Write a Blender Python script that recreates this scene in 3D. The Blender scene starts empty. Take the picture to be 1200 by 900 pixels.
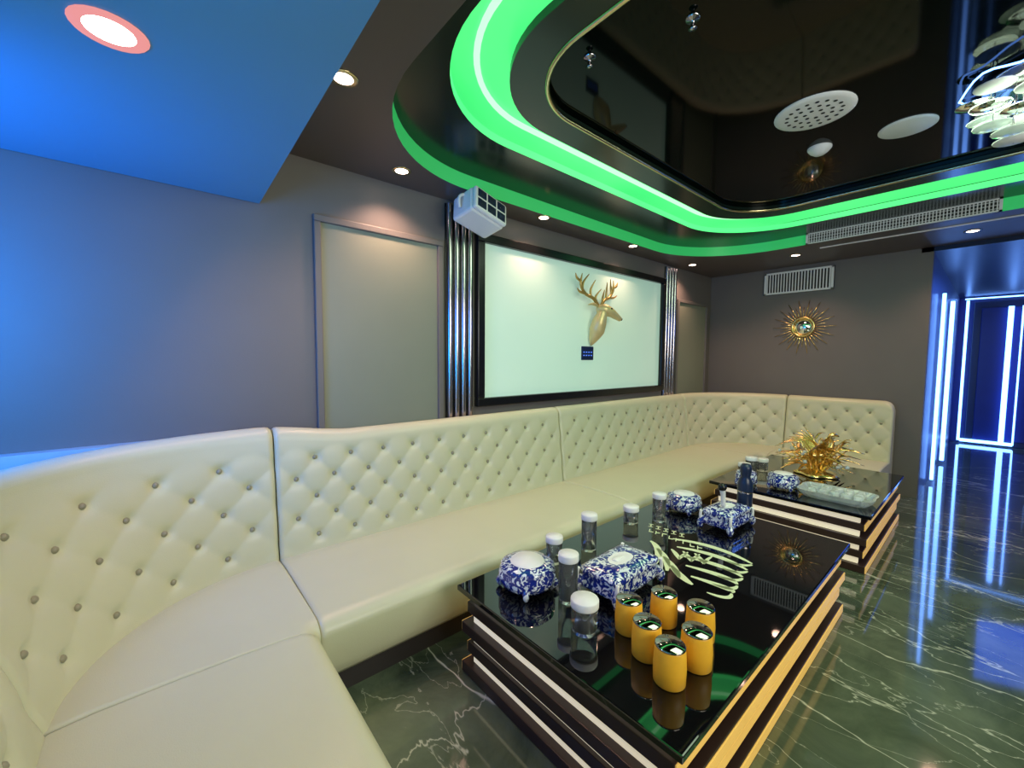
import bpy, bmesh, math, random
from mathutils import Vector, Matrix
random.seed(7)
C=bpy.context
S=C.scene
S.view_settings.view_transform='Standard'
S.view_settings.look='None'
S.view_settings.exposure=0.0

# ------------------------------------------------------------ materials
def mat(name,col=(.5,.5,.5),rough=.5,metal=0,emit=None,es=0,coat=0,trans=0,ior=1.45,noise=0,nscale=20,bump=0,bscale=200,spec=None):
    m=bpy.data.materials.new(name);m.use_nodes=True
    nt=m.node_tree;b=nt.nodes['Principled BSDF']
    b.inputs['Base Color'].default_value=(*col,1);b.inputs['Roughness'].default_value=rough
    b.inputs['Metallic'].default_value=metal;b.inputs['Coat Weight'].default_value=coat
    b.inputs['Transmission Weight'].default_value=trans;b.inputs['IOR'].default_value=ior
    if spec is not None: b.inputs['Specular IOR Level'].default_value=spec
    if emit: b.inputs['Emission Color'].default_value=(*emit,1);b.inputs['Emission Strength'].default_value=es
    tc=nt.nodes.new('ShaderNodeTexCoord')
    if noise:
        n=nt.nodes.new('ShaderNodeTexNoise');n.inputs['Scale'].default_value=nscale;n.inputs['Detail'].default_value=5
        nt.links.new(tc.outputs['Object'],n.inputs['Vector'])
        mx=nt.nodes.new('ShaderNodeMixRGB');mx.blend_type='MIX'
        mx.inputs[1].default_value=(*[max(0,c*(1-noise)) for c in col],1);mx.inputs[2].default_value=(*[min(1,c*(1+noise)) for c in col],1)
        nt.links.new(n.outputs['Fac'],mx.inputs[0]);nt.links.new(mx.outputs[0],b.inputs['Base Color'])
    if bump:
        n=nt.nodes.new('ShaderNodeTexNoise');n.inputs['Scale'].default_value=bscale;n.inputs['Detail'].default_value=3
        nt.links.new(tc.outputs['Object'],n.inputs['Vector'])
        bp=nt.nodes.new('ShaderNodeBump');bp.inputs['Strength'].default_value=bump;bp.inputs['Distance'].default_value=.002
        nt.links.new(n.outputs['Fac'],bp.inputs['Height']);nt.links.new(bp.outputs[0],b.inputs['Normal'])
    return m
M_wall=mat('wall_taupe_paint',(.150,.138,.128),.45,noise=.06,nscale=3,bump=.15,bscale=150)
M_wall2=mat('wall_panel_green_spill',(.22,.24,.18),.45,noise=.05,nscale=3)  # green cove light on the panels is mixed into this colour
M_ceil=mat('soffit_paint',(.11,.09,.085),.42,noise=.05,nscale=3)
M_soff=mat('lower_soffit_blue_lit',(.12,.33,.50),.55,noise=.04,nscale=2)  # blue light falling on the soffit is put into its base colour
M_leather=mat('cream_leather',(.58,.575,.40),.33,noise=.04,nscale=4,bump=.25,bscale=260)
M_button=mat('button_leather',(.28,.26,.18),.3,noise=.03)
M_plinth=mat('dark_plinth',(.03,.025,.025),.5,noise=.1)
M_black=mat('black_frame',(.008,.008,.009),.25,noise=.1)
M_screen=mat('screen_fabric_glow',(.62,.78,.68),.6,emit=(.60,.95,.80),es=.20,noise=.02,nscale=2)  # screen brightness painted in as a faint pale green emission
M_gold=mat('gold',(.90,.66,.25),.25,1,noise=.08,nscale=15)
M_goldm=mat('deer_ivory_gold',(.72,.56,.28),.4,.4,noise=.08,nscale=15)
M_antler=mat('antler_gold',(.50,.33,.10),.35,.6,noise=.1,nscale=15)
M_brass=mat('brass_trim',(.75,.62,.35),.22,1,noise=.03)
M_chrome=mat('chrome',(.46,.43,.46),.18,1,noise=.03)
M_white=mat('white_plastic',(.80,.80,.80),.4,noise=.02)
M_ledge=mat('ledge_stone',(.38,.48,.52),.4,noise=.05)
M_mirror=mat('mirror',(.9,.9,.9),.03,1,noise=.01)
M_cuptop=mat('bronze_mirror',(.35,.33,.30),.05,1,noise=.01)
M_blackglass=mat('black_glass',(.003,.003,.004),.03,noise=.1,coat=.6)
M_glass=mat('clear_glass',(.96,.99,.98),.02,trans=.97,ior=1.2,noise=.01)
M_crystal=mat('crystal',(.92,.98,.97),.04,trans=.6,ior=1.5,noise=.02)
M_yellow=mat('bamboo_yellow',(.88,.46,.03),.4,noise=.10,nscale=30)
M_tan=mat('warm_lit_wood',(.82,.50,.13),.28,emit=(1,.58,.12),es=.34,noise=.15,nscale=14)  # warm light on the long slat faces put into colour and glow
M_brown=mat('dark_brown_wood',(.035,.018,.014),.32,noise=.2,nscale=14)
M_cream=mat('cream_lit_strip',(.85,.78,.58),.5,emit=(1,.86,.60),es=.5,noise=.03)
M_navy=mat('navy',(.01,.02,.06),.3,noise=.1)
M_hall=mat('hall_wall_blue',(.012,.025,.15),.3,noise=.2,nscale=2)
M_slot=mat('vent_dark',(.02,.02,.02),.7,noise=.1)
def emis(name,col,s):
    return mat(name,(0.02,0.02,0.02),.5,emit=col,es=s)
M_warmlamp=emis('warm_lamp',(1,.72,.58),14)
M_pinklamp=emis('pink_lamp_ring',(1,.36,.34),.85)
M_blueled=emis('blue_led',(.14,.34,1),7)
M_dot=emis('blue_dots',(.1,.25,1),1.2)
M_logo=mat('logo_gold_foil_glow',(.62,.68,.42),.3,emit=(.8,.9,.6),es=.08,noise=.05)  # foil brightened with a little emission of its own

def green(name,s,c1,c2):
    m=bpy.data.materials.new(name);m.use_nodes=True;nt=m.node_tree;b=nt.nodes['Principled BSDF']
    b.inputs['Base Color'].default_value=(.1,.4,.15,1);b.inputs['Roughness'].default_value=.3
    tc=nt.nodes.new('ShaderNodeTexCoord');n=nt.nodes.new('ShaderNodeTexNoise');n.inputs['Scale'].default_value=.8
    mx=nt.nodes.new('ShaderNodeMixRGB');mx.inputs[1].default_value=(*c1,1);mx.inputs[2].default_value=(*c2,1)
    nt.links.new(tc.outputs['Object'],n.inputs['Vector']);nt.links.new(n.outputs['Fac'],mx.inputs[0])
    nt.links.new(mx.outputs[0],b.inputs['Emission Color']);b.inputs['Emission Strength'].default_value=s
    return m
M_green1=green('green_led_lit_face',.34,(.0,.75,.14),(.02,.9,.20))  # LED light on the lip face is put in as emission
M_green2=green('green_led_lit_cove',1.15,(.0,.70,.12),(.16,1.0,.30))  # cove surface lit by the LED, its green light painted as emission
M_greencore=emis('green_led_core',(.35,1,.42),1.9)

def marble():
    m=bpy.data.materials.new('green_grey_marble');m.use_nodes=True;nt=m.node_tree;N=nt.nodes;L=nt.links;b=N['Principled BSDF']
    tc=N.new('ShaderNodeTexCoord')
    n1=N.new('ShaderNodeTexNoise');n1.inputs['Scale'].default_value=2.0;n1.inputs['Detail'].default_value=10;n1.inputs['Roughness'].default_value=.65;n1.inputs['Distortion'].default_value=.8
    L.new(tc.outputs['Object'],n1.inputs['Vector'])
    r1=N.new('ShaderNodeValToRGB');e=r1.color_ramp.elements;e[0].position=.3;e[0].color=(.030,.046,.028,1);e[1].position=.78;e[1].color=(.15,.18,.115,1)
    L.new(n1.outputs['Fac'],r1.inputs[0])
    cur=r1.outputs[0]
    for sc,w,dist,st,rot in ((.8,.004,.5,.9,.5),(1.7,.004,.4,.7,-.4),(3.2,.004,.4,.4,1.2)):
        n=N.new('ShaderNodeTexNoise');n.inputs['Scale'].default_value=sc;n.inputs['Detail'].default_value=6;n.inputs['Roughness'].default_value=.5;n.inputs['Distortion'].default_value=dist
        mp=N.new('ShaderNodeMapping');mp.inputs['Location'].default_value=(sc*3,1,0);mp.inputs['Rotation'].default_value=(0,0,rot);mp.inputs['Scale'].default_value=(1,.4,1)
        L.new(tc.outputs['Object'],mp.inputs[0]);L.new(mp.outputs[0],n.inputs['Vector'])
        a=N.new('ShaderNodeMath');a.operation='SUBTRACT';a.inputs[1].default_value=.5;L.new(n.outputs['Fac'],a.inputs[0])
        c=N.new('ShaderNodeMath');c.operation='ABSOLUTE';L.new(a.outputs[0],c.inputs[0])
        r=N.new('ShaderNodeValToRGB');r.color_ramp.elements[0].position=0;r.color_ramp.elements[0].color=(st,st,st,1)
        r.color_ramp.elements[1].position=w;r.color_ramp.elements[1].color=(0,0,0,1);L.new(c.outputs[0],r.inputs[0])
        mx=N.new('ShaderNodeMixRGB');mx.inputs[2].default_value=(.64,.64,.50,1);L.new(r.outputs[0],mx.inputs[0]);L.new(cur,mx.inputs[1]);cur=mx.outputs[0]
    L.new(cur,b.inputs['Base Color']);b.inputs['Roughness'].default_value=.07;b.inputs['Coat Weight'].default_value=.6;b.inputs['Coat Roughness'].default_value=.04
    return m
M_marble=marble()
def porcelain():
    m=bpy.data.materials.new('blue_white_porcelain');m.use_nodes=True;nt=m.node_tree;N=nt.nodes;L=nt.links;b=N['Principled BSDF']
    tc=N.new('ShaderNodeTexCoord');n=N.new('ShaderNodeTexNoise');n.inputs['Scale'].default_value=24;n.inputs['Detail'].default_value=2;n.inputs['Distortion'].default_value=2.5
    L.new(tc.outputs['Object'],n.inputs['Vector'])
    r=N.new('ShaderNodeValToRGB');e=r.color_ramp.elements
    e[0].position=.50;e[0].color=(.010,.022,.22,1);e[1].position=.56;e[1].color=(.75,.80,.86,1)
    L.new(n.outputs['Fac'],r.inputs[0]);L.new(r.outputs[0],b.inputs['Base Color']);b.inputs['Roughness'].default_value=.1;b.inputs['Coat Weight'].default_value=.6
    return m
M_porc=porcelain()
M_blackmir=mat('black_mirror_ceiling',(.001,.003,.002),.05,noise=.1,spec=.12)

# ------------------------------------------------------------ helpers
def link(o,parent=None):
    C.collection.objects.link(o)
    if parent: o.parent=parent
    return o
def empty(name,loc=(0,0,0)):
    e=bpy.data.objects.new(name,None);e.location=loc;e.empty_display_size=.05;C.collection.objects.link(e);return e
class MB:
    def __init__(s): s.bm=bmesh.new();s.mats=[]
    def mi(s,m):
        if m not in s.mats: s.mats.append(m)
        return s.mats.index(m)
    def box(s,c,d,m,rz=0,bev=0,rot=None):
        x,y,z=c;g=bmesh.ops.create_cube(s.bm,size=1)
        vs=g['verts'];bmesh.ops.scale(s.bm,vec=d,verts=vs)
        fs=list({f for v in vs for f in v.link_faces});k=s.mi(m)
        for f in fs:f.material_index=k
        if bev:
            es=list({e for v in vs for e in v.link_edges})
            r=bmesh.ops.bevel(s.bm,geom=es,offset=bev,segments=2,affect='EDGES',profile=.5)
            vs=list({v for f in r['faces'] for v in f.verts}|{v for v in vs if v.is_valid})
            for v in vs:
                for f in v.link_faces:f.material_index=k
        R=Matrix.Rotation(rz,3,'Z') if rot is None else rot
        bmesh.ops.rotate(s.bm,cent=(0,0,0),matrix=R,verts=vs)
        bmesh.ops.translate(s.bm,vec=(x,y,z),verts=vs)
    def b2(s,x0,x1,y0,y1,z0,z1,m,bev=0):
        s.box(((x0+x1)/2,(y0+y1)/2,(z0+z1)/2),(abs(x1-x0),abs(y1-y0),abs(z1-z0)),m,bev=bev)
    def lathe(s,c,prof,m,seg=32,mod=None,axis='Z',sm=True):
        k=s.mi(m);rings=[]
        A={'Z':Matrix.Identity(3),'X':Matrix.Rotation(math.pi/2,3,'Y'),'Y':Matrix.Rotation(math.pi/2,3,'X')}[axis] if isinstance(axis,str) else axis
        c=Vector(c)
        for r,z in prof:
            if r<1e-6: rings.append([s.bm.verts.new(c+A@Vector((0,0,z)))]);continue
            rings.append([s.bm.verts.new(c+A@Vector((r*(mod(2*math.pi*i/seg) if mod else 1)*math.cos(2*math.pi*i/seg),r*(mod(2*math.pi*i/seg) if mod else 1)*math.sin(2*math.pi*i/seg),z))) for i in range(seg)])
        for a,b in zip(rings,rings[1:]):
            for i in range(seg):
                j=(i+1)%seg
                if len(a)==1 and len(b)==1: continue
                q=[a[0],b[j],b[i]] if len(a)==1 else ([a[i],a[j],b[0]] if len(b)==1 else [a[i],a[j],b[j],b[i]])
                try:
                    f=s.bm.faces.new(q);f.material_index=k;f.smooth=sm
                except ValueError: pass
    def tube(s,pts,rad,m,seg=10,sub=4,closed=False,flat=1.0):
        pts=[Vector(p) for p in pts];n=len(pts)
        if not hasattr(rad,'__len__'): rad=[rad]*n
        P=[];Rr=[]
        cnt=n if closed else n-1
        for i in range(cnt):
            g=lambda j:(pts[j%n] if closed else pts[max(0,min(n-1,j))])
            h=lambda j:(rad[j%n] if closed else rad[max(0,min(n-1,j))])
            for q in range(sub):
                t=q/sub;p0,p1,p2,p3=g(i-1),g(i),g(i+1),g(i+2)
                P.append(.5*((2*p1)+(p2-p0)*t+(2*p0-5*p1+4*p2-p3)*t*t+(3*p1-p0-3*p2+p3)*t**3))
                Rr.append(h(i)*(1-t)+h(i+1)*t)
        if not closed: P.append(pts[-1]);Rr.append(rad[-1])
        k=s.mi(m);rings=[];up=None;N=len(P)
        for i,p in enumerate(P):
            if closed: d=(P[(i+1)%N]-P[i-1])
            else: d=P[min(N-1,i+1)]-P[max(0,i-1)]
            d.normalize()
            if up is None: up=Vector((0,0,1)) if abs(d.z)<.9 else Vector((1,0,0))
            a=d.cross(up);
            if a.length<1e-4:a=d.cross(Vector((0,1,0)))
            a.normalize();b=a.cross(d);up=b
            rings.append([s.bm.verts.new(p+Rr[i]*(a*math.cos(2*math.pi*j/seg)+b*flat*math.sin(2*math.pi*j/seg))) for j in range(seg)])
        R2=list(zip(rings,rings[1:]))+([(rings[-1],rings[0])] if closed else [])
        for A,B in R2:
            for j in range(seg):
                l=(j+1)%seg
                f=s.bm.faces.new([A[j],A[l],B[l],B[j]]);f.material_index=k;f.smooth=True
        if not closed:
            f=s.bm.faces.new(rings[0][::-1]);f.material_index=k;f=s.bm.faces.new(rings[-1]);f.material_index=k
    def sph(s,c,r,m,sc=(1,1,1),seg=14,rot=None):
        g=bmesh.ops.create_uvsphere(s.bm,u_segments=seg,v_segments=max(6,seg//2),radius=r);k=s.mi(m);vs=g['verts']
        bmesh.ops.scale(s.bm,vec=sc,verts=vs)
        if rot is not None: bmesh.ops.rotate(s.bm,cent=(0,0,0),matrix=rot,verts=vs)
        bmesh.ops.translate(s.bm,vec=c,verts=vs)
        for f in {f for v in vs for f in v.link_faces}: f.material_index=k;f.smooth=True
    def strip(s,rows,m,closed=False,smooth=True):
        k=s.mi(m);R=[[s.bm.verts.new(p) for p in r] for r in rows]
        for a,b in zip(R,R[1:]):
            for i in range(len(a)-(0 if closed else 1)):
                j=(i+1)%len(a);f=s.bm.faces.new([a[i],a[j],b[j],b[i]]);f.material_index=k;f.smooth=smooth
        return R
    def done(s,name,parent=None,loc=(0,0,0),rz=0,recalc=True):
        if recalc: bmesh.ops.recalc_face_normals(s.bm,faces=s.bm.faces)
        me=bpy.data.meshes.new(name);s.bm.to_mesh(me);s.bm.free()
        for m in s.mats: me.materials.append(m)
        o=bpy.data.objects.new(name,me);o.location=loc;o.rotation_euler=(0,0,rz);link(o,parent);return o
def rr(x0,x1,y0,y1,r,n=16):
    P=[]
    for cx,cy,a in ((x1-r,y1-r,0),(x0+r,y1-r,90),(x0+r,y0+r,180),(x1-r,y0+r,270)):
        for i in range(n+1):
            t=math.radians(a+90*i/n);P.append((cx+r*math.cos(t),cy+r*math.sin(t)))
    return P
def slab(name,outer,holes,z0,z1,m,side=None,parent=None):
    cu=bpy.data.curves.new(name,'CURVE');cu.dimensions='2D';cu.fill_mode='BOTH';cu.extrude=(z1-z0)/2
    for L in [outer]+holes:
        sp=cu.splines.new('POLY');sp.points.add(len(L)-1)
        for p,q in zip(sp.points,L): p.co=(q[0],q[1],0,1)
        sp.use_cyclic_u=True
    o=bpy.data.objects.new(name+'_c',cu);C.collection.objects.link(o);C.view_layer.update()
    me=bpy.data.meshes.new_from_object(o.evaluated_get(C.evaluated_depsgraph_get()));bpy.data.objects.remove(o)
    o=bpy.data.objects.new(name,me);me.name=name;o.location=(0,0,(z0+z1)/2);me.materials.clear();me.materials.append(m)
    for p in me.polygons:p.material_index=0
    if side:
        me.materials.append(side)
        xs=[h[0] for h in holes[0]];ys=[h[1] for h in holes[0]]
        a,b,c,d=min(xs)-.01,max(xs)+.01,min(ys)-.01,max(ys)+.01
        for p in me.polygons:
            if abs(p.normal.z)<.5 and a<p.center.x<b and c<p.center.y<d: p.material_index=1
    link(o,parent);return o

# ------------------------------------------------------------ room
D=2.95;XF=6.64;X0=-1.6;Y0=-2.6;HX=12.0
def simple(name,x0,x1,y0,y1,z0,z1,m,bev=0,parent=None):
    b=MB();b.b2(x0,x1,y0,y1,z0,z1,m,bev);return b.done(name,parent)
simple('floor',X0-.1,HX+.1,Y0-.1,D+.1,-.1,0,M_marble)
simple('wall_long',X0-.1,XF+.1,D,D+.1,0,3.3,M_wall)
simple('wall_far',XF,XF+.14,.5,D,0,3.3,M_wall)
simple('wall_near',X0-.1,X0,Y0,D,0,3.3,M_wall)
simple('wall_opposite',X0-.1,XF+.1,Y0-.1,Y0,0,3.3,M_wall)
simple('wall_hall_side',XF+.14,HX,.5,.6,0,3.3,M_hall)
simple('wall_hall_end',HX,HX+.1,Y0,.6,0,3.3,M_hall)
simple('wall_hall_right',XF+.1,HX+.1,Y0-.1,Y0,0,3.3,M_hall)
simple('ceiling_hall',XF,HX+.1,Y0,.6,2.82,2.87,M_navy)
H1=rr(.88,5.50,-1.6,2.67,.98);H2=rr(1.0,5.07,-1.3,2.16,.80);H3=rr(1.28,4.74,-1.05,1.93,.64);H4=rr(1.46,4.52,-.9,1.74,.48)
rect=lambda x0,x1,y0,y1:[(x0,y0),(x1,y0),(x1,y1),(x0,y1)]
slab('ceiling',rect(X0,XF,Y0,D),[H1],2.87,2.98,M_ceil,M_green1)
M_tier=mat('tier_gloss_dark',(.010,.020,.014),.2,noise=.1)
slab('ceiling_tier',rr(.7,5.7,-1.8,2.8,1),[H2],2.98,3.03,M_tier,M_green2)
slab('ceiling_cove',rr(.8,5.3,-1.5,2.4,.9),[rr(1.42,4.56,-.95,1.8,.5)],3.10,3.12,M_green2)
HL=rr(1.12,4.90,-1.2,2.05,.72)
b=MB();b.tube([(x,y,3.085) for x,y in HL],.016,M_greencore,seg=8,sub=1,closed=True);b.done('ceiling_cove_led')
slab('ceiling_inner_ring',H3,[H4],3.02,3.06,M_tier)
b=MB();b.tube([(x,y,3.022) for x,y in H4],.013,M_brass,seg=8,sub=1,closed=True);b.done('trim_ceiling_gold')
slab('ceiling_black_mirror',rr(1.33,4.70,-1.0,1.88,.6),[],3.062,3.07,M_blackmir)
b=MB();b.b2(.7,5.8,-1.9,2.85,3.18,3.24,M_slot);b.done('ceiling_void')
sl=[(X0,Y0),(.41,Y0),(.47,1.08),(.50,2.94),(X0,2.94)]
slab('ceiling_lower_soffit',sl,[],2.52,2.86,M_soff)
simple('trim_ledge',X0,.30,2.88,D,0,1.14,M_ledge)

def panel(name,x0,x1,z0,z1,w=.045):
    b=MB();y=D
    b.b2(x0+w,x1-w,y-.008,y,z0+w,z1-w,M_wall2)
    for a,c,e,f in ((x0,x1,z1-w,z1),(x0,x1,z0,z0+w),(x0,x0+w,z0+w,z1-w),(x1-w,x1,z0+w,z1-w)):
        b.b2(a,c,y-.03,y,e,f,M_wall,.006)
    return b.done(name)
panel('trim_wall_panel',.80,1.77,.3,2.53)
panel('trim_wall_panel.001',5.57,6.5,.3,2.44)
for nm,xa,xb in (('trim_fluted_chrome',1.80,2.07),('trim_fluted_chrome.001',5.23,5.52)):
    b=MB();n=4;w=(xb-xa)/n
    b.b2(xa,xb,D-.012,D,.3,2.84,M_black)
    for i in range(n):
        cx=xa+(i+.5)*w
        rows=[[(cx+.36*w*math.cos(math.pi*t/10),D-.012-.03*math.sin(math.pi*t/10),z) for t in range(11)] for z in (.3,2.84)]
        b.strip(rows,M_chrome)
    b.done(nm,recalc=False)
e=empty('projection_screen',(3.66,D,1.9))
b=MB();x0,x1,z0,z1,w=2.095,5.18,1.17,2.665,.075
b.b2(x0,x1,D-.06,D,z1-w,z1,M_black,.008);b.b2(x0,x1,D-.06,D,z0,z0+w,M_black,.008)
b.b2(x0,x0+w,D-.06,D,z0+w,z1-w,M_black,.008);b.b2(x1-w,x1,D-.06,D,z0+w,z1-w,M_black,.008);
b.done('frame',e,loc=(-3.66,-D,-1.9))
b=MB();b.b2(x0+w,x1-w,D-.02,D-.001,z0+w,z1-w,M_screen);b.done('surface',e,loc=(-3.66,-D,-1.9))

def deer():
    b=MB()
    b.tube([(-.02,-.01,-.24),(-.02,-.04,-.17),(0,-.07,-.08),(.0,-.10,.01),(.01,-.12,.08),(.02,-.13,.13)],[.006,.05,.085,.080,.062,.052],M_goldm,seg=16)
    b.tube([(-.02,-.08,.15),(.04,-.13,.15),(.11,-.17,.12),(.19,-.20,.075),(.235,-.215,.05)],[.035,.062,.052,.034,.024],M_goldm,seg=14)
    b.sph((.24,-.22,.052),.016,M_black)
    for sx in (-1,1):
        b.tube([(sx*.04+.01,-.10,.18),(sx*.11+.0,-.09,.20),(sx*.18,-.08,.185)],[.016,.032,.004],M_goldm,seg=8,flat=.5)
        A=[(sx*.03,-.10,.19),(sx*.10,-.09,.26),(sx*.22,-.07,.30),(sx*.30,-.07,.39),(sx*.29,-.08,.50)]
        b.tube(A,[.020,.019,.017,.014,.004],M_antler,seg=8)
        for p,q in (((.06,-.095,.23),(.03,-.14,.36)),((.14,-.085,.275),(.11,-.12,.45)),((.22,-.07,.30),(.37,-.08,.34)),((.27,-.07,.35),(.20,-.10,.50)),((.30,-.07,.42),(.39,-.07,.49))):
            m=((p[0]+q[0])/2+.02,p[1],(p[2]+q[2])/2-.01)
            b.tube([(sx*p[0],p[1],p[2]),(sx*m[0],m[1],m[2]),(sx*q[0],q[1],q[2])],[.015,.013,.004],M_antler,seg=6)
    b.sph((.075,-.205,.155),.011,M_black);b.sph((.11,-.135,.16),.010,M_black)
    return b.done('deer_head_wall_mount',loc=(3.66,D-.03,1.98),rz=.05)
deer()
b=MB();b.b2(-.10,.10,-.012,0,-.075,.075,M_navy,.004)
for i in range(4):
    for j in range(2): b.b2(-.075+i*.042,-.055+i*.042,-.014,-.012,-.03+j*.035,-.018+j*.035,M_dot)
b.done('wall_control_panel',loc=(3.60,D-.021,1.655))

b=MB()
for i in range(36):
    a=2*math.pi*i/36;L=.36 if i%2==0 else .27
    b.tube([(-.012,.1*math.cos(a),.1*math.sin(a)),(-.012,L*math.cos(a),L*math.sin(a))],[.006,.003],M_gold,seg=6,sub=1)
b.tube([(-.02,.125*math.cos(2*math.pi*i/24),.125*math.sin(2*math.pi*i/24)) for i in range(24)],.014,M_gold,seg=8,sub=1,closed=True)
b.lathe((-.014,0,0),[(0,-.004),(.12,-.004),(.12,.004),(0,.004)],M_mirror,axis='X')
b.done('sunburst_mirror',loc=(XF-.005,1.70,2.04))
b=MB();b.b2(-.03,0,-.40,.40,-.15,.15,M_slot)
for c in ((-.035,0,-.40,.40,.125,.15),(-.035,0,-.40,.40,-.15,-.125),(-.035,0,-.4,-.37,-.15,.15),(-.035,0,.37,.4,-.15,.15)): b.b2(*c,M_white,.003)
for i in range(22):
    y=-.36+i*.72/21;b.box((-.03,y,0),(.012,.014,.25),M_white)
b.done('wall_air_vent',loc=(XF,1.79,2.66))
b=MB();b.b2(-.012,0,-.68,.68,-.058,.058,M_slot)
for c in ((-.02,0,-.70,.70,.045,.058),(-.02,0,-.70,.70,-.058,-.045),(-.02,0,-.7,-.68,-.058,.058),(-.02,0,.68,.7,-.058,.058)): b.b2(*c,M_white)
for i in range(60): b.box((-.012,-.67+i*1.34/59,0),(.008,.008,.10),M_white)
for i in range(3): b.box((-.014,0,-.03+i*.03),(.006,1.36,.004),M_white)
b.done('ceiling_air_grille',loc=(5.49,.72,2.925))
b=MB();b.b2(-.012,.012,-1.0,1.0,-.006,.003,M_white);b.done('trim_slot_diffuser',loc=(5.75,.35,2.866))

def downlight(name,x,y,z,power=12,col=(1,.58,.42),r=.045,ring=None):
    e=empty(name,(x,y,z))
    b=MB();b.lathe((0,0,0),[(r*.95,-.003),(r*1.4,-.004),(r*1.45,0),(r*1.3,.004)],ring or M_brass,seg=24)
    b.lathe((0,0,0),[(0,-.002),(r,-.002)],M_warmlamp,seg=24);b.done('lamp_face',e)
    l=bpy.data.lights.new(name,'SPOT');l.energy=power;l.color=col;l.spot_size=2.2;l.spot_blend=.8;l.shadow_soft_size=.05
    o=bpy.data.objects.new('spot',l);o.location=(0,0,-.02);link(o,e)
for x,y,pw in ((.69,2.0,44),(1.31,2.70,56),(2.70,2.72,24),(4.12,2.72,24),(5.53,2.72,46),(5.94,1.64,46),(6.1,.2,36),(5.95,-1,36)):
    downlight('recessed_downlight',x,y,2.868,pw)
downlight('recessed_downlight',-.07,1.68,2.518,8,(1,.6,.55),.06,M_pinklamp)
downlight('recessed_downlight',-.1,-.2,2.518,26,(1,.75,.6),.06,M_pinklamp)

zb=3.061
b=MB();b.lathe((0,0,0),[(0,-.012),(.17,-.012),(.2,-.004),(.2,0)],M_white,seg=40)
for k in range(3):
    for i in range(6*(k+1)):
        a=2*math.pi*i/(6*(k+1));b.lathe((.045*(k+1)*math.cos(a),.045*(k+1)*math.sin(a),0),[(0,-.0135),(.011,-.0135)],M_slot,seg=8)
b.done('ceiling_speaker',loc=(3.00,.77,zb))
b=MB();b.lathe((0,0,0),[(0,-.012),(.12,-.012),(.14,-.004),(.14,0)],M_white,seg=40);b.done('ceiling_round_panel',loc=(3.62,.43,zb))
b=MB();b.lathe((0,0,0),[(0,-.05),(.03,-.048),(.055,-.03),(.07,-.01),(.07,0)],M_white,seg=24);b.done('smoke_detector',loc=(3.52,.86,zb))
for x,y in ((1.80,.92),(1.65,1.36)):
    b=MB();b.lathe((0,0,0),[(.03,0),(.028,-.006),(.008,-.01),(.008,-.04),(.018,-.042),(0,-.046)],M_chrome,seg=14);b.done('fire_sprinkler',loc=(x,y,zb))

e=empty('disco_effect_light',(1.93,2.66,2.71))
b=MB()
b.box((0,0,0),(.34,.22,.19),M_white,bev=.02)
b.box((0,-.125,0),(.33,.04,.18),M_white,bev=.015)
for i in range(3):
    for j in range(2):
        b.box((-.1+.1*i,-.143,-.04+.08*j),(.085,.012,.066),M_navy,bev=.004)
        b.sph((-.1+.1*i,-.148,-.04+.08*j),.022,M_glass,sc=(1,.3,1))
o=b.done('housing',e);o.rotation_euler=(-.22,.22,.10)
b=MB();b.tube([(-.19,0,-.0),(-.19,0,.08),(-.1,0,.115),(.1,0,.115),(.19,0,.08),(.19,0,0)],.012,M_white,seg=8);b.lathe((0,0,.11),[(.05,0),(.05,.035),(0,.035)],M_white,seg=16)
o=b.done('bracket',e);o.rotation_euler=(0,0,.10)

# ------------------------------------------------------------ sofa
ds=.0125
XL=-.30;R1=.80;YB=2.65;XR=5.5;R2=.88;C1=(.5,1.85);C2=(5.5,1.77);YE=.72
PL=[(1.85+.3),R1*math.pi/2,XR-.5,R2*math.pi/2,C2[1]-YE];CUM=[0]
for l in PL:CUM.append(CUM[-1]+l)
def path(s):
    if s<=CUM[1]: return Vector((XL,-.3+s,0)),Vector((-1,0,0))
    if s<=CUM[2]:
        a=math.pi-(s-CUM[1])/R1;n=Vector((math.cos(a),math.sin(a),0));return Vector((*C1,0))+n*R1,n
    if s<=CUM[3]: return Vector((.5+s-CUM[2],YB,0)),Vector((0,1,0))
    if s<=CUM[4]:
        a=math.pi/2-(s-CUM[3])/R2;n=Vector((math.cos(a),math.sin(a),0));return Vector((*C2,0))+n*R2,n
    return Vector((C2[0]+R2,C2[1]-(s-CUM[4]),0)),Vector((1,0,0))
def sm(a,b,x):
    t=max(0,min(1,(x-a)/(b-a)));return t*t*(3-2*t)
def ztop(s):
    z=1.18-.06*sm(CUM[2]-.1,CUM[2]+.5,s)
    x=CUM[5]-s
    if x<.1: z-=.1*(1-math.sqrt(max(0,1-((.1-x)/.1)**2)))
    return z
def lean(s): return .08+.12*(1-sm(CUM[1]+.1,CUM[2],s))
def depth(s): return .79-.13*sm(CUM[3]+.1,CUM[4]-.1,s)
DS,DZ=.225,.118;ZB=.50
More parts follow.
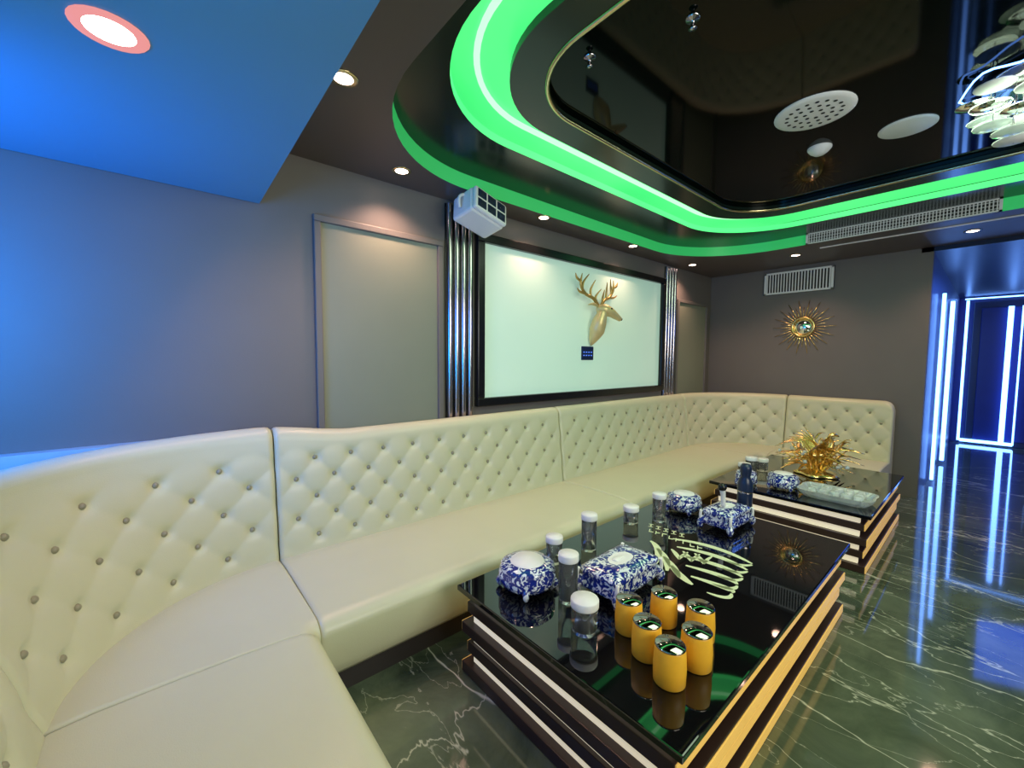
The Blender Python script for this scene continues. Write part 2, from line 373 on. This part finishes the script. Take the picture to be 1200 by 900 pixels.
def tuft(s,z,zt,s0,s1):
    bs=(s-s0)/DSL;bz=(z-ZB)/DZ
    a=bs+bz/2;c=bs-bz/2
    puff=(abs(math.sin(math.pi*a))*abs(math.sin(math.pi*c)))**.5
    mask=sm(ZB-.12,ZB,z)*(1-sm(ZB+DZ*4.05,ZB+DZ*4.8,z))
    d=.7*(1-mask)+puff*mask
    best=0
    for ai in (math.floor(a),math.floor(a)+1):
        for ci in (math.floor(c),math.floor(c)+1):
            k=ai-ci
            if 0<=k<=4:
                ss=(ai+ci)/2*DSL;zz=ZB+k*DZ
                if ss<.06 or ss>(s1-s0)-.06: continue
                q=((s-s0-ss)**2+(z-zz)**2)/(.030**2);best=max(best,math.exp(-q))
    return d*.008-best*.018
sofa=empty('sectional_sofa',(0,0,0))
backs=[0,CUM[1]+.03,CUM[2]+.0,CUM[2]+2.45,CUM[3]-.05,CUM[4]-.03,CUM[5]]
for bi,(s0,s1) in enumerate(zip(backs,backs[1:])):
    b=MB();L=s1-s0-.006;n=max(2,round((s1-s0)/DS));DSL=(s1-s0)/n
    ns=int(L/ds);rows=[]
    for i in range(ns+1):
        s=s0+.003+L*i/ns;p,nn=path(s);zt=ztop(s);ln=lean(s)
        x=min(s-s0,s1-s);er=.028;eo=er*(1-math.sqrt(max(0,1-((er-x)/er)**2))) if x<er else 0
        row=[];NZ=56;rt=.075
        for j in range(NZ+1):
            z=.36+(zt-rt-.36)*j/NZ
            row.append(p+nn*(ln*(z-.36)/.7-tuft(s,z,zt,s0,s1)+eo)+Vector((0,0,z)))
        base=ln*(zt-rt-.36)/.7-tuft(s,zt-rt,zt,s0,s1);bk=ln+.14
        for j in range(1,13):
            a=math.pi*j/12;W=(bk-base)/2
            row.append(p+nn*(base+W-W*math.cos(a)+(eo if j<6 else 0))+Vector((0,0,zt-rt+rt*math.sin(a)-eo*math.sin(a))))
        row.append(p+nn*bk+Vector((0,0,.1)));row.append(p+nn*.02+Vector((0,0,.1)))
        rows.append(row)
    R=b.strip(rows,M_leather,closed=True)
    for r in (R[0],R[-1]):
        f=b.bm.faces.new(r);f.material_index=0
    for k in range(5):
        for q in range(-1,n+2):
            ss=(q+(.5 if k%2 else 0))*DSL
            if ss<.06 or ss>(s1-s0)-.06: continue
            z=ZB+k*DZ;s=s0+ss;p,nn=path(s)
            t=tuft(s,z,0,s0,s1);c=p+nn*(lean(s)*(z-.36)/.7-t-.002)+Vector((0,0,z))
            b.sph(c,.015,M_button,sc=(1,1,1),seg=8)
    b.done('back_rest',sofa)
seats=[0,CUM[1]+.03,CUM[2]+.0,CUM[2]+2.42,CUM[3]+.05,CUM[4]-.03,CUM[5]-.0]
for s0,s1 in zip(seats,seats[1:]):
    b=MB();L=s1-s0-.004;ns=max(8,int(L/.03));rows=[]
    extra=[0,.004,.01,.018,.026]
    ss=[s0+.002+e for e in extra]+[s0+.03+(L-.058)*i/ns for i in range(1,ns)]+[s1-.002-e for e in extra[::-1]]
    for s in ss:
        p,nn=path(s);x=min(s-s0,s1-s);er=.026;eo=er*(1-math.sqrt(max(0,1-((er-x)/er)**2)))*.7 if x<er else 0
        dp=depth(s);r=.055
        prof=[(-.04,.12),(-.04,.40),(.0,.415),(.1,.425),(.3,.43),(.5,.43),(dp-.15,.428)]
        prof+=[(dp-r*1.6+r*1.6*math.sin(a),.425-r*1.3+r*1.3*math.cos(a)) for a in [math.pi/2*i/7 for i in range(8)]]
        prof+=[(dp-.005,.28),(dp-.02,.2),(dp-.035,.15),(dp-.06,.12)]
        rows.append([p-nn*min(d,max(d-eo*.5,d-eo) if d>.3 else d)+Vector((0,0,z-(eo if z>.3 else 0))) for d,z in prof])
    R=b.strip(rows,M_leather,closed=True)
    for r in (R[0],R[-1]): b.bm.faces.new(r)
    b.done('seat_cushion',sofa)
b=MB();rows=[]
for i in range(220):
    s=.02+(CUM[5]-.04)*i/219;p,nn=path(s);dp=depth(s)-.09
    rows.append([p-nn*d+Vector((0,0,z)) for d,z in ((-.15,0),(-.15,.12),(dp,.12),(dp,0))])
R=b.strip(rows,M_plinth,closed=True,smooth=False)
for r in (R[0],R[-1]): b.bm.faces.new(r)
b.done('plinth',sofa)

# ------------------------------------------------------------ tables
def table(name,x0,x1,y0,y1,zt):
    e=empty(name,((x0+x1)/2,(y0+y1)/2,0));lx=(x1-x0)/2;ly=(y1-y0)/2
    b=MB();b.b2(-lx,lx,-ly,ly,zt-.028,zt,M_blackglass,.005);b.done('glass_top',e)
    H=zt-.028;b=MB()
    b.b2(-lx+.08,lx-.08,-ly+.10,ly-.10,0,H,M_brown);b.done('core',e)
    n=4;p=(H-.004)/n
    for k in range(n):
        zc1=H-.002-k*p;zc0=zc1-p*.48;z1=zc0;z0=max(.0,zc1-p);q=.015 if k%2 else .035
        b=MB()
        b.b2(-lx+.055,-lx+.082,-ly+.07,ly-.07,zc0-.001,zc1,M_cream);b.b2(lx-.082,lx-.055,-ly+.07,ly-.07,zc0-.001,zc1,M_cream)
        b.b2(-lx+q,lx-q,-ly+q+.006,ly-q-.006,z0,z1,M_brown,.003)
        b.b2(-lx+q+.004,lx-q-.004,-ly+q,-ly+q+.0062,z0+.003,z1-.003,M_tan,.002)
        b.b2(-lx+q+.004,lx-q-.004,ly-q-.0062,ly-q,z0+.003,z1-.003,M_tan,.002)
        b.done('slat_ring_%d'%(k+1),e)
    return e
ZT=.45
table('coffee_table',1.11,3.26,.525,1.712,ZT)
table('coffee_table',3.93,5.62,.525,1.70,ZT)
b=MB()
KY=.66
def stroke(p0,p1,p2,W):
    N=16;l=[];r=[]
    p0,p1,p2=[Vector((p[0]*.92,p[1]*KY+.06,0)) for p in (p0,p1,p2)]
    for i in range(N+1):
        t=i/N;c=p0*(1-t)**2+p1*2*t*(1-t)+p2*t*t;d=((p1-p0)*(1-t)+(p2-p1)*t).normalized();nn=Vector((-d.y,d.x,0))
        w=W*(math.sin(math.pi*min(1,t*.85+.08))**.8)*.5+.001
        l.append(c+nn*w);r.append(c-nn*w)
    k=b.mi(M_logo)
    for i in range(N):
        f=b.bm.faces.new([b.bm.verts.new(v) for v in (l[i],l[i+1],r[i+1],r[i])]);f.material_index=k
for i in range(5):
    stroke((-.12+.03*i,.36-.17*i),(.16+.02*i,.40-.20*i),(.34-.035*i,.12-.14*i),.040)
    stroke((.34-.035*i,.10-.14*i),(.28-.02*i,.02-.15*i),(.20-.03*i,.08-.15*i),.024)
for i in range(4):
    stroke((-.26+.05*i,.22-.14*i),(-.17+.04*i,.10-.16*i),(-.20+.07*i,-.24-.07*i),.040)
for s_ in (-.07,.0,.07):
    stroke((s_-.05,.12),(s_-.01,.02),(s_,-.06),.026);stroke((s_,-.06),(s_+.01,.02),(s_+.05,.12),.018)
for i in range(8):
    x=-.26+i*.042;y=.37-.02*i
    b.box((x,y,0),(.006,.05,.0004),M_logo);b.box((x+.014,y+.02*(i%3-1),0),(.022,.012,.0004),M_logo)
for i in range(5):
    x=-.26+i*.05;y=.46-.02*i
    b.box((x,y+.02,0),(.030,.010,.0004),M_logo);b.box((x,y-.005,0),(.008,.05,.0004),M_logo);b.box((x,y-.025,0),(.032,.008,.0004),M_logo)
b.done('table_logo_decal',loc=(2.24,1.05,ZT+.0008),rz=math.atan2(1.08,2.28)-math.pi/2,recalc=False)

def cup(x,y):
    b=MB();b.lathe((0,0,0),[(0,0),(.051,0),(.055,.004),(.057,.06),(.053,.128),(.050,.134),(0,.134)],M_yellow,seg=32)
    b.lathe((0,0,0),[(.052,.133),(.054,.136),(.050,.140),(0,.140)],M_cuptop,seg=32)
    b.done('dice_cup',loc=(x,y,ZT+.001))
for x,y in ((1.345,.695),(1.40,.82),(1.475,.95),(1.495,.67),(1.635,.88),(1.655,.73)): cup(x,y)
def jar(x,y,h,r):
    b=MB()
    b.lathe((0,0,0),[(0,0),(r*.95,0),(r,.005),(r,h-.035),(r*.9,h-.03),(r*.84,h-.035),(r*.84,.012),(0,.012)],M_glass,seg=28)
    b.lathe((0,0,0),[(0,h-.034),(r*1.06,h-.034),(r*1.08,h-.03),(r*1.08,h-.004),(r*1.04,h),(0,h)],M_white,seg=28)
    b.done('glass_jar',loc=(x,y,ZT+.001))
for a in ((1.44,1.26,.23,.045),(1.93,1.53,.22,.045),(1.66,1.56,.15,.045),(1.33,1.07,.14,.055),(2.48,1.60,.12,.05),(2.66,1.49,.20,.045)): jar(*a)
for a in ((4.22,1.50,.16,.05),(4.45,1.52,.18,.05),(4.7,1.5,.13,.05)): jar(*a)
def bowl(x,y,r=.135,h=.13):
    b=MB()
    md=lambda t:1+.035*abs(math.sin(4*t))
    b.lathe((0,0,0),[(0,.02),(r*.8,.02),(r*.9,.03),(r*1.0,.055),(r*1.0,.09),(r*.92,.10),(r*.96,.115),(r*.88,.128),(r*.6,.137),(0,.14)],M_porc,seg=48,mod=md)
    b.lathe((0,0,0),[(r*.62,.136),(r*.58,.143),(0,.147)],M_white,seg=30)
    for i in range(4):
        a=math.pi/4+i*math.pi/2;b.tube([(r*.85*math.cos(a),r*.85*math.sin(a),.05),(r*1.02*math.cos(a),r*1.02*math.sin(a),.03),(r*.95*math.cos(a),r*.95*math.sin(a),.008)],[.022,.016,.012],M_porc,seg=8)
    b.done('porcelain_ashtray',loc=(x,y,ZT+.001))
bowl(1.37,1.47,.14);bowl(2.98,1.47,.12);bowl(4.2,1.17,.12);bowl(4.05,1.42,.085)
def tissue(x,y,rz,lx=.19,ly=.105):
    b=MB()
    def ring(sc,z,e=.22): return [(lx*sc*(abs(math.cos(t))**e)*math.copysign(1,math.cos(t)),ly*sc*(abs(math.sin(t))**e)*math.copysign(1,math.sin(t)),z) for t in [2*math.pi*i/80 for i in range(80)]]
    R=b.strip([ring(.86,.03),ring(.95,.035),ring(1.0,.05),ring(.97,.07),ring(.95,.10),ring(1.0,.118),ring(.98,.13),ring(.80,.142),ring(.5,.150,.6),ring(.40,.148,.8)],M_porc,closed=True)
    b.bm.faces.new(R[0]);f=b.bm.faces.new(R[-1]);f.material_index=b.mi(M_white)
    for sx in(-1,1):
        for sy in(-1,1):
            b.tube([(sx*lx*.85,sy*ly*.82,.07),(sx*lx*1.0,sy*ly*1.0,.04),(sx*lx*.95,sy*ly*.95,.010)],[.028,.022,.014],M_porc,seg=8)
            b.tube([(sx*lx*.97,sy*ly*.97,.05),(sx*lx*1.0,sy*ly*1.0,.09),(sx*lx*.97,sy*ly*.97,.125)],.010,M_white,seg=6)
    b.tube([(-.05,0,.145),(-.02,0.005,.150),(.04,0,.147)],[.018,.018,.006],M_white,seg=8,flat=.4)
    b.done('tissue_box',loc=(x,y,ZT+.001),rz=rz)
tissue(1.73,1.17,.03,.20,.115);tissue(2.93,1.14,-.05,.165,.10)
b=MB();k=1.28
b.lathe((0,0,0),[(0,0),(.044,0),(.050,.01),(.050,.2*k),(.040,.225*k),(.030,.24*k),(.034,.25*k),(.040,.29*k),(.028,.31*k),(0,.312*k)],M_navy,seg=24)
b.lathe((0,0,0),[(.051,.15*k),(.052,.155*k),(.051,.16*k)],M_chrome,seg=24);b.tube([(.03,0,.29*k),(.06,0,.28*k),(.055,0,.23*k)],.008,M_navy,seg=6)
b.done('thermos_bottle',loc=(3.185,1.12,ZT+.001))
b=MB()
b.tube([(0,0,0),(-.012,0,.08),(-.025,0,.12)],[.014,.016,.020],M_white,seg=12);b.sph((-.028,0,.135),.028,M_black);b.done('microphone',loc=(2.87,1.14,ZT+.158))
b=MB()
def rring(lx,ly,z,sc=1): return [(lx*sc*(abs(math.cos(t))**.35)*math.copysign(1,math.cos(t))*(1+.03*(i%2)),ly*sc*(abs(math.sin(t))**.35)*math.copysign(1,math.sin(t))*(1+.03*(i%2)),z) for i,t in enumerate([2*math.pi*i/48 for i in range(48)])]
R=b.strip([rring(.2,.12,0),rring(.23,.15,.03),rring(.25,.17,.065),rring(.235,.155,.065),rring(.20,.12,.02)],M_crystal,closed=True,smooth=False);b.bm.faces.new(R[0]);b.bm.faces.new(R[-1])
for i in range(5):
    for j in range(3): b.box((-.15+.075*i,-.08+.08*j,.055),(.055,.055,.05),M_crystal,rz=.3*i+.2*j,bev=.012)
b.done('crystal_fruit_tray',loc=(4.22,.79,ZT+.001),rz=math.pi/2)
b=MB()
b.lathe((0,0,0),[(0,0),(.17,0),(.18,.012),(.14,.03),(.07,.05),(0,.055)],M_gold,seg=28,mod=lambda t:1+.12*math.sin(5*t))
b.tube([(-.16,0,.20),(-.08,0,.19),(.03,0,.20),(.10,0,.26),(.12,0,.33),(.10,0,.38),(.13,0,.41),(.18,0,.39)],[.012,.038,.045,.032,.022,.018,.022,.005],M_gold,seg=12)
b.tube([(0,0,.17),(0,0,.03)],[.04,.06],M_gold)
for sy in(-1,1):
    for i in range(9):
        t=i/8;b.tube([(.05-.1*t,sy*.04,.22),(.01-.12*t,sy*(.13+.05*t),.35-.05*t),(-.02-.26*t,sy*(.24+.03*t),.44-.22*t)],[.014,.014,.004],M_gold,seg=6,flat=.5)
rnd=random.Random(3)
for i in range(46):
    a=2*math.pi*i/46*3.1;r=.13+.17*rnd.random();h=.03+.22*rnd.random()
    b.tube([(.05*math.cos(a),.05*math.sin(a),.03),(r*.6*math.cos(a),r*.6*math.sin(a),.08+h*.8),(r*1.3*math.cos(a+.2),r*1.3*math.sin(a+.2),h+.02)],[.008,.020,.003],M_gold,seg=6,flat=.4)
    b.tube([(r*.6*math.cos(a),r*.6*math.sin(a),.08+h*.8),(r*.85*math.cos(a-.3),r*.85*math.sin(a-.3),.13+h),(r*1.05*math.cos(a-.5),r*1.05*math.sin(a-.5),.14+h)],[.006,.014,.002],M_gold,seg=5,flat=.4)
    if i%3==0: b.sph((r*1.2*math.cos(a),r*1.2*math.sin(a),.10+h*.7),.018,M_crystal,seg=8)
b.done('gold_bird_ornament',loc=(4.98,1.10,ZT+.001),rz=-.9)

# ------------------------------------------------------------ hall
def led(name,pts,r=.02,m=M_blueled):
    b=MB();b.tube(pts,r,m,seg=8,sub=1);return b.done(name)
led('blue_led_strip',[(7.6,.45,.05),(7.6,.45,2.45)],.018);led('blue_led_strip',[(9.2,.45,.05),(9.2,.45,2.5)],.025)
b=MB();b.b2(HX-.06,HX-.004,-.68,.30,0,2.72,M_navy,.01);b.b2(HX-.075,HX-.06,-.58,.20,.1,2.6,M_hall,.01);b.tube([(HX-.11,-.5,1.0),(HX-.11,-.5,1.5)],.015,M_chrome);b.done('door_1')
led('blue_led_strip',[(HX-.14,.38,.05),(HX-.14,.38,2.75)],.02);led('blue_led_strip',[(HX-.14,-.16,.05),(HX-.14,-.16,2.6)],.035);led('blue_led_strip',[(HX-.14,-.30,.05),(HX-.14,-.30,2.6)],.012)
led('blue_led_strip',[(HX-.14,.36,.06),(HX-.14,-.3,.06)],.03);led('blue_led_strip',[(HX-.14,.42,2.78),(HX-.14,-1.3,2.78)],.012)

e=empty('crystal_chandelier',(3.42,-.10,3.055))
b=MB();b.lathe((0,0,0),[(0,0),(.22,0),(.22,-.03),(0,-.035)],M_chrome,seg=36)
for k,(r,z) in enumerate(((.24,-.09),(.21,-.16),(.17,-.23),(.12,-.30))):
    n=8-k
    for i in range(n):
        a=2*math.pi*i/n+k*.3
        b.lathe((r*math.cos(a),r*math.sin(a),z),[(0,0),(.03,.004),(.075,.015),(.077,.02),(.03,.012),(0,.008)],M_white if (i%3==0) else (M_crystal if i%3==1 else M_mirror),seg=16)
        b.tube([(r*math.cos(a),r*math.sin(a),z),(r*math.cos(a),r*math.sin(a),-.03)],.003,M_chrome,seg=5,sub=1)
b.done('tiers',e)
b=MB()
r=.30;z=-.03
b.tube([(r*math.cos(2*math.pi*i/40),r*math.sin(2*math.pi*i/40),z+.02*math.sin(6*math.pi*i/20)) for i in range(40)],.005,M_blueled,seg=6,sub=1,closed=True)
b.done('reflection_glow_ring',e)  # added glowing ring, stands in for blue LED reflections overhead

# ------------------------------------------------------------ lights
def area(name,loc,tgt,size,power,col,sy=None):
    l=bpy.data.lights.new(name,'AREA');l.energy=power;l.color=col;l.size=size
    if sy: l.shape='RECTANGLE';l.size_y=sy
    o=bpy.data.objects.new(name,l);o.location=loc;d=Vector(tgt)-Vector(loc);o.rotation_euler=d.to_track_quat('-Z','Y').to_euler();link(o);return o
area('fill_white',(1.6,-2.3,2.2),(2.4,1.6,.3),2.4,88,(1,.97,.84),1.2)  # added soft fill behind the camera for overall brightness, no fitting
area('ceiling_fill_soft',(2.9,.3,2.95),(2.9,.6,0),1.6,40,(.76,1,.68))  # added fill under the ceiling, strengthens the green cove spill
area('blue_wall_wash',(-1.05,2.0,1.9),(-.5,2.95,1.7),.8,46,(.005,.22,1))
area('blue_soffit_wash',(-1.3,.6,1.4),(-.6,1.6,2.6),.8,30,(.005,.38,1))
area('hall_blue',(9.5,-1,2.6),(9.5,-.4,0),2,30,(.05,.15,1))
area('hall_blue_floor',(7.4,-1.6,2.4),(7.5,0,0),1,22,(.05,.2,1))
W=bpy.data.worlds.new('world');S.world=W;W.use_nodes=True;W.node_tree.nodes['Background'].inputs[0].default_value=(.5,.6,.6,1);W.node_tree.nodes['Background'].inputs[1].default_value=.1

# ------------------------------------------------------------ camera
yaw=math.radians(49.378);pi_=math.radians(3.647);ro=math.radians(-.382)
F=Vector((math.cos(yaw),math.sin(yaw),0));R=Vector((math.sin(yaw),-math.cos(yaw),0));Zv=Vector((0,0,1))
F2=F*math.cos(pi_)-Zv*math.sin(pi_);U2=Zv*math.cos(pi_)+F*math.sin(pi_)
Rr=R*math.cos(ro)-U2*math.sin(ro);Ur=U2*math.cos(ro)+R*math.sin(ro)
cam=bpy.data.cameras.new('camera');cam.sensor_width=36;cam.lens=483.256/1200*36;cam.clip_start=.02
o=bpy.data.objects.new('camera',cam);C.collection.objects.link(o)
mw=Matrix((Rr,Ur,-F2)).transposed().to_4x4();mw.translation=(0,0,1.6);o.matrix_world=mw
S.camera=o
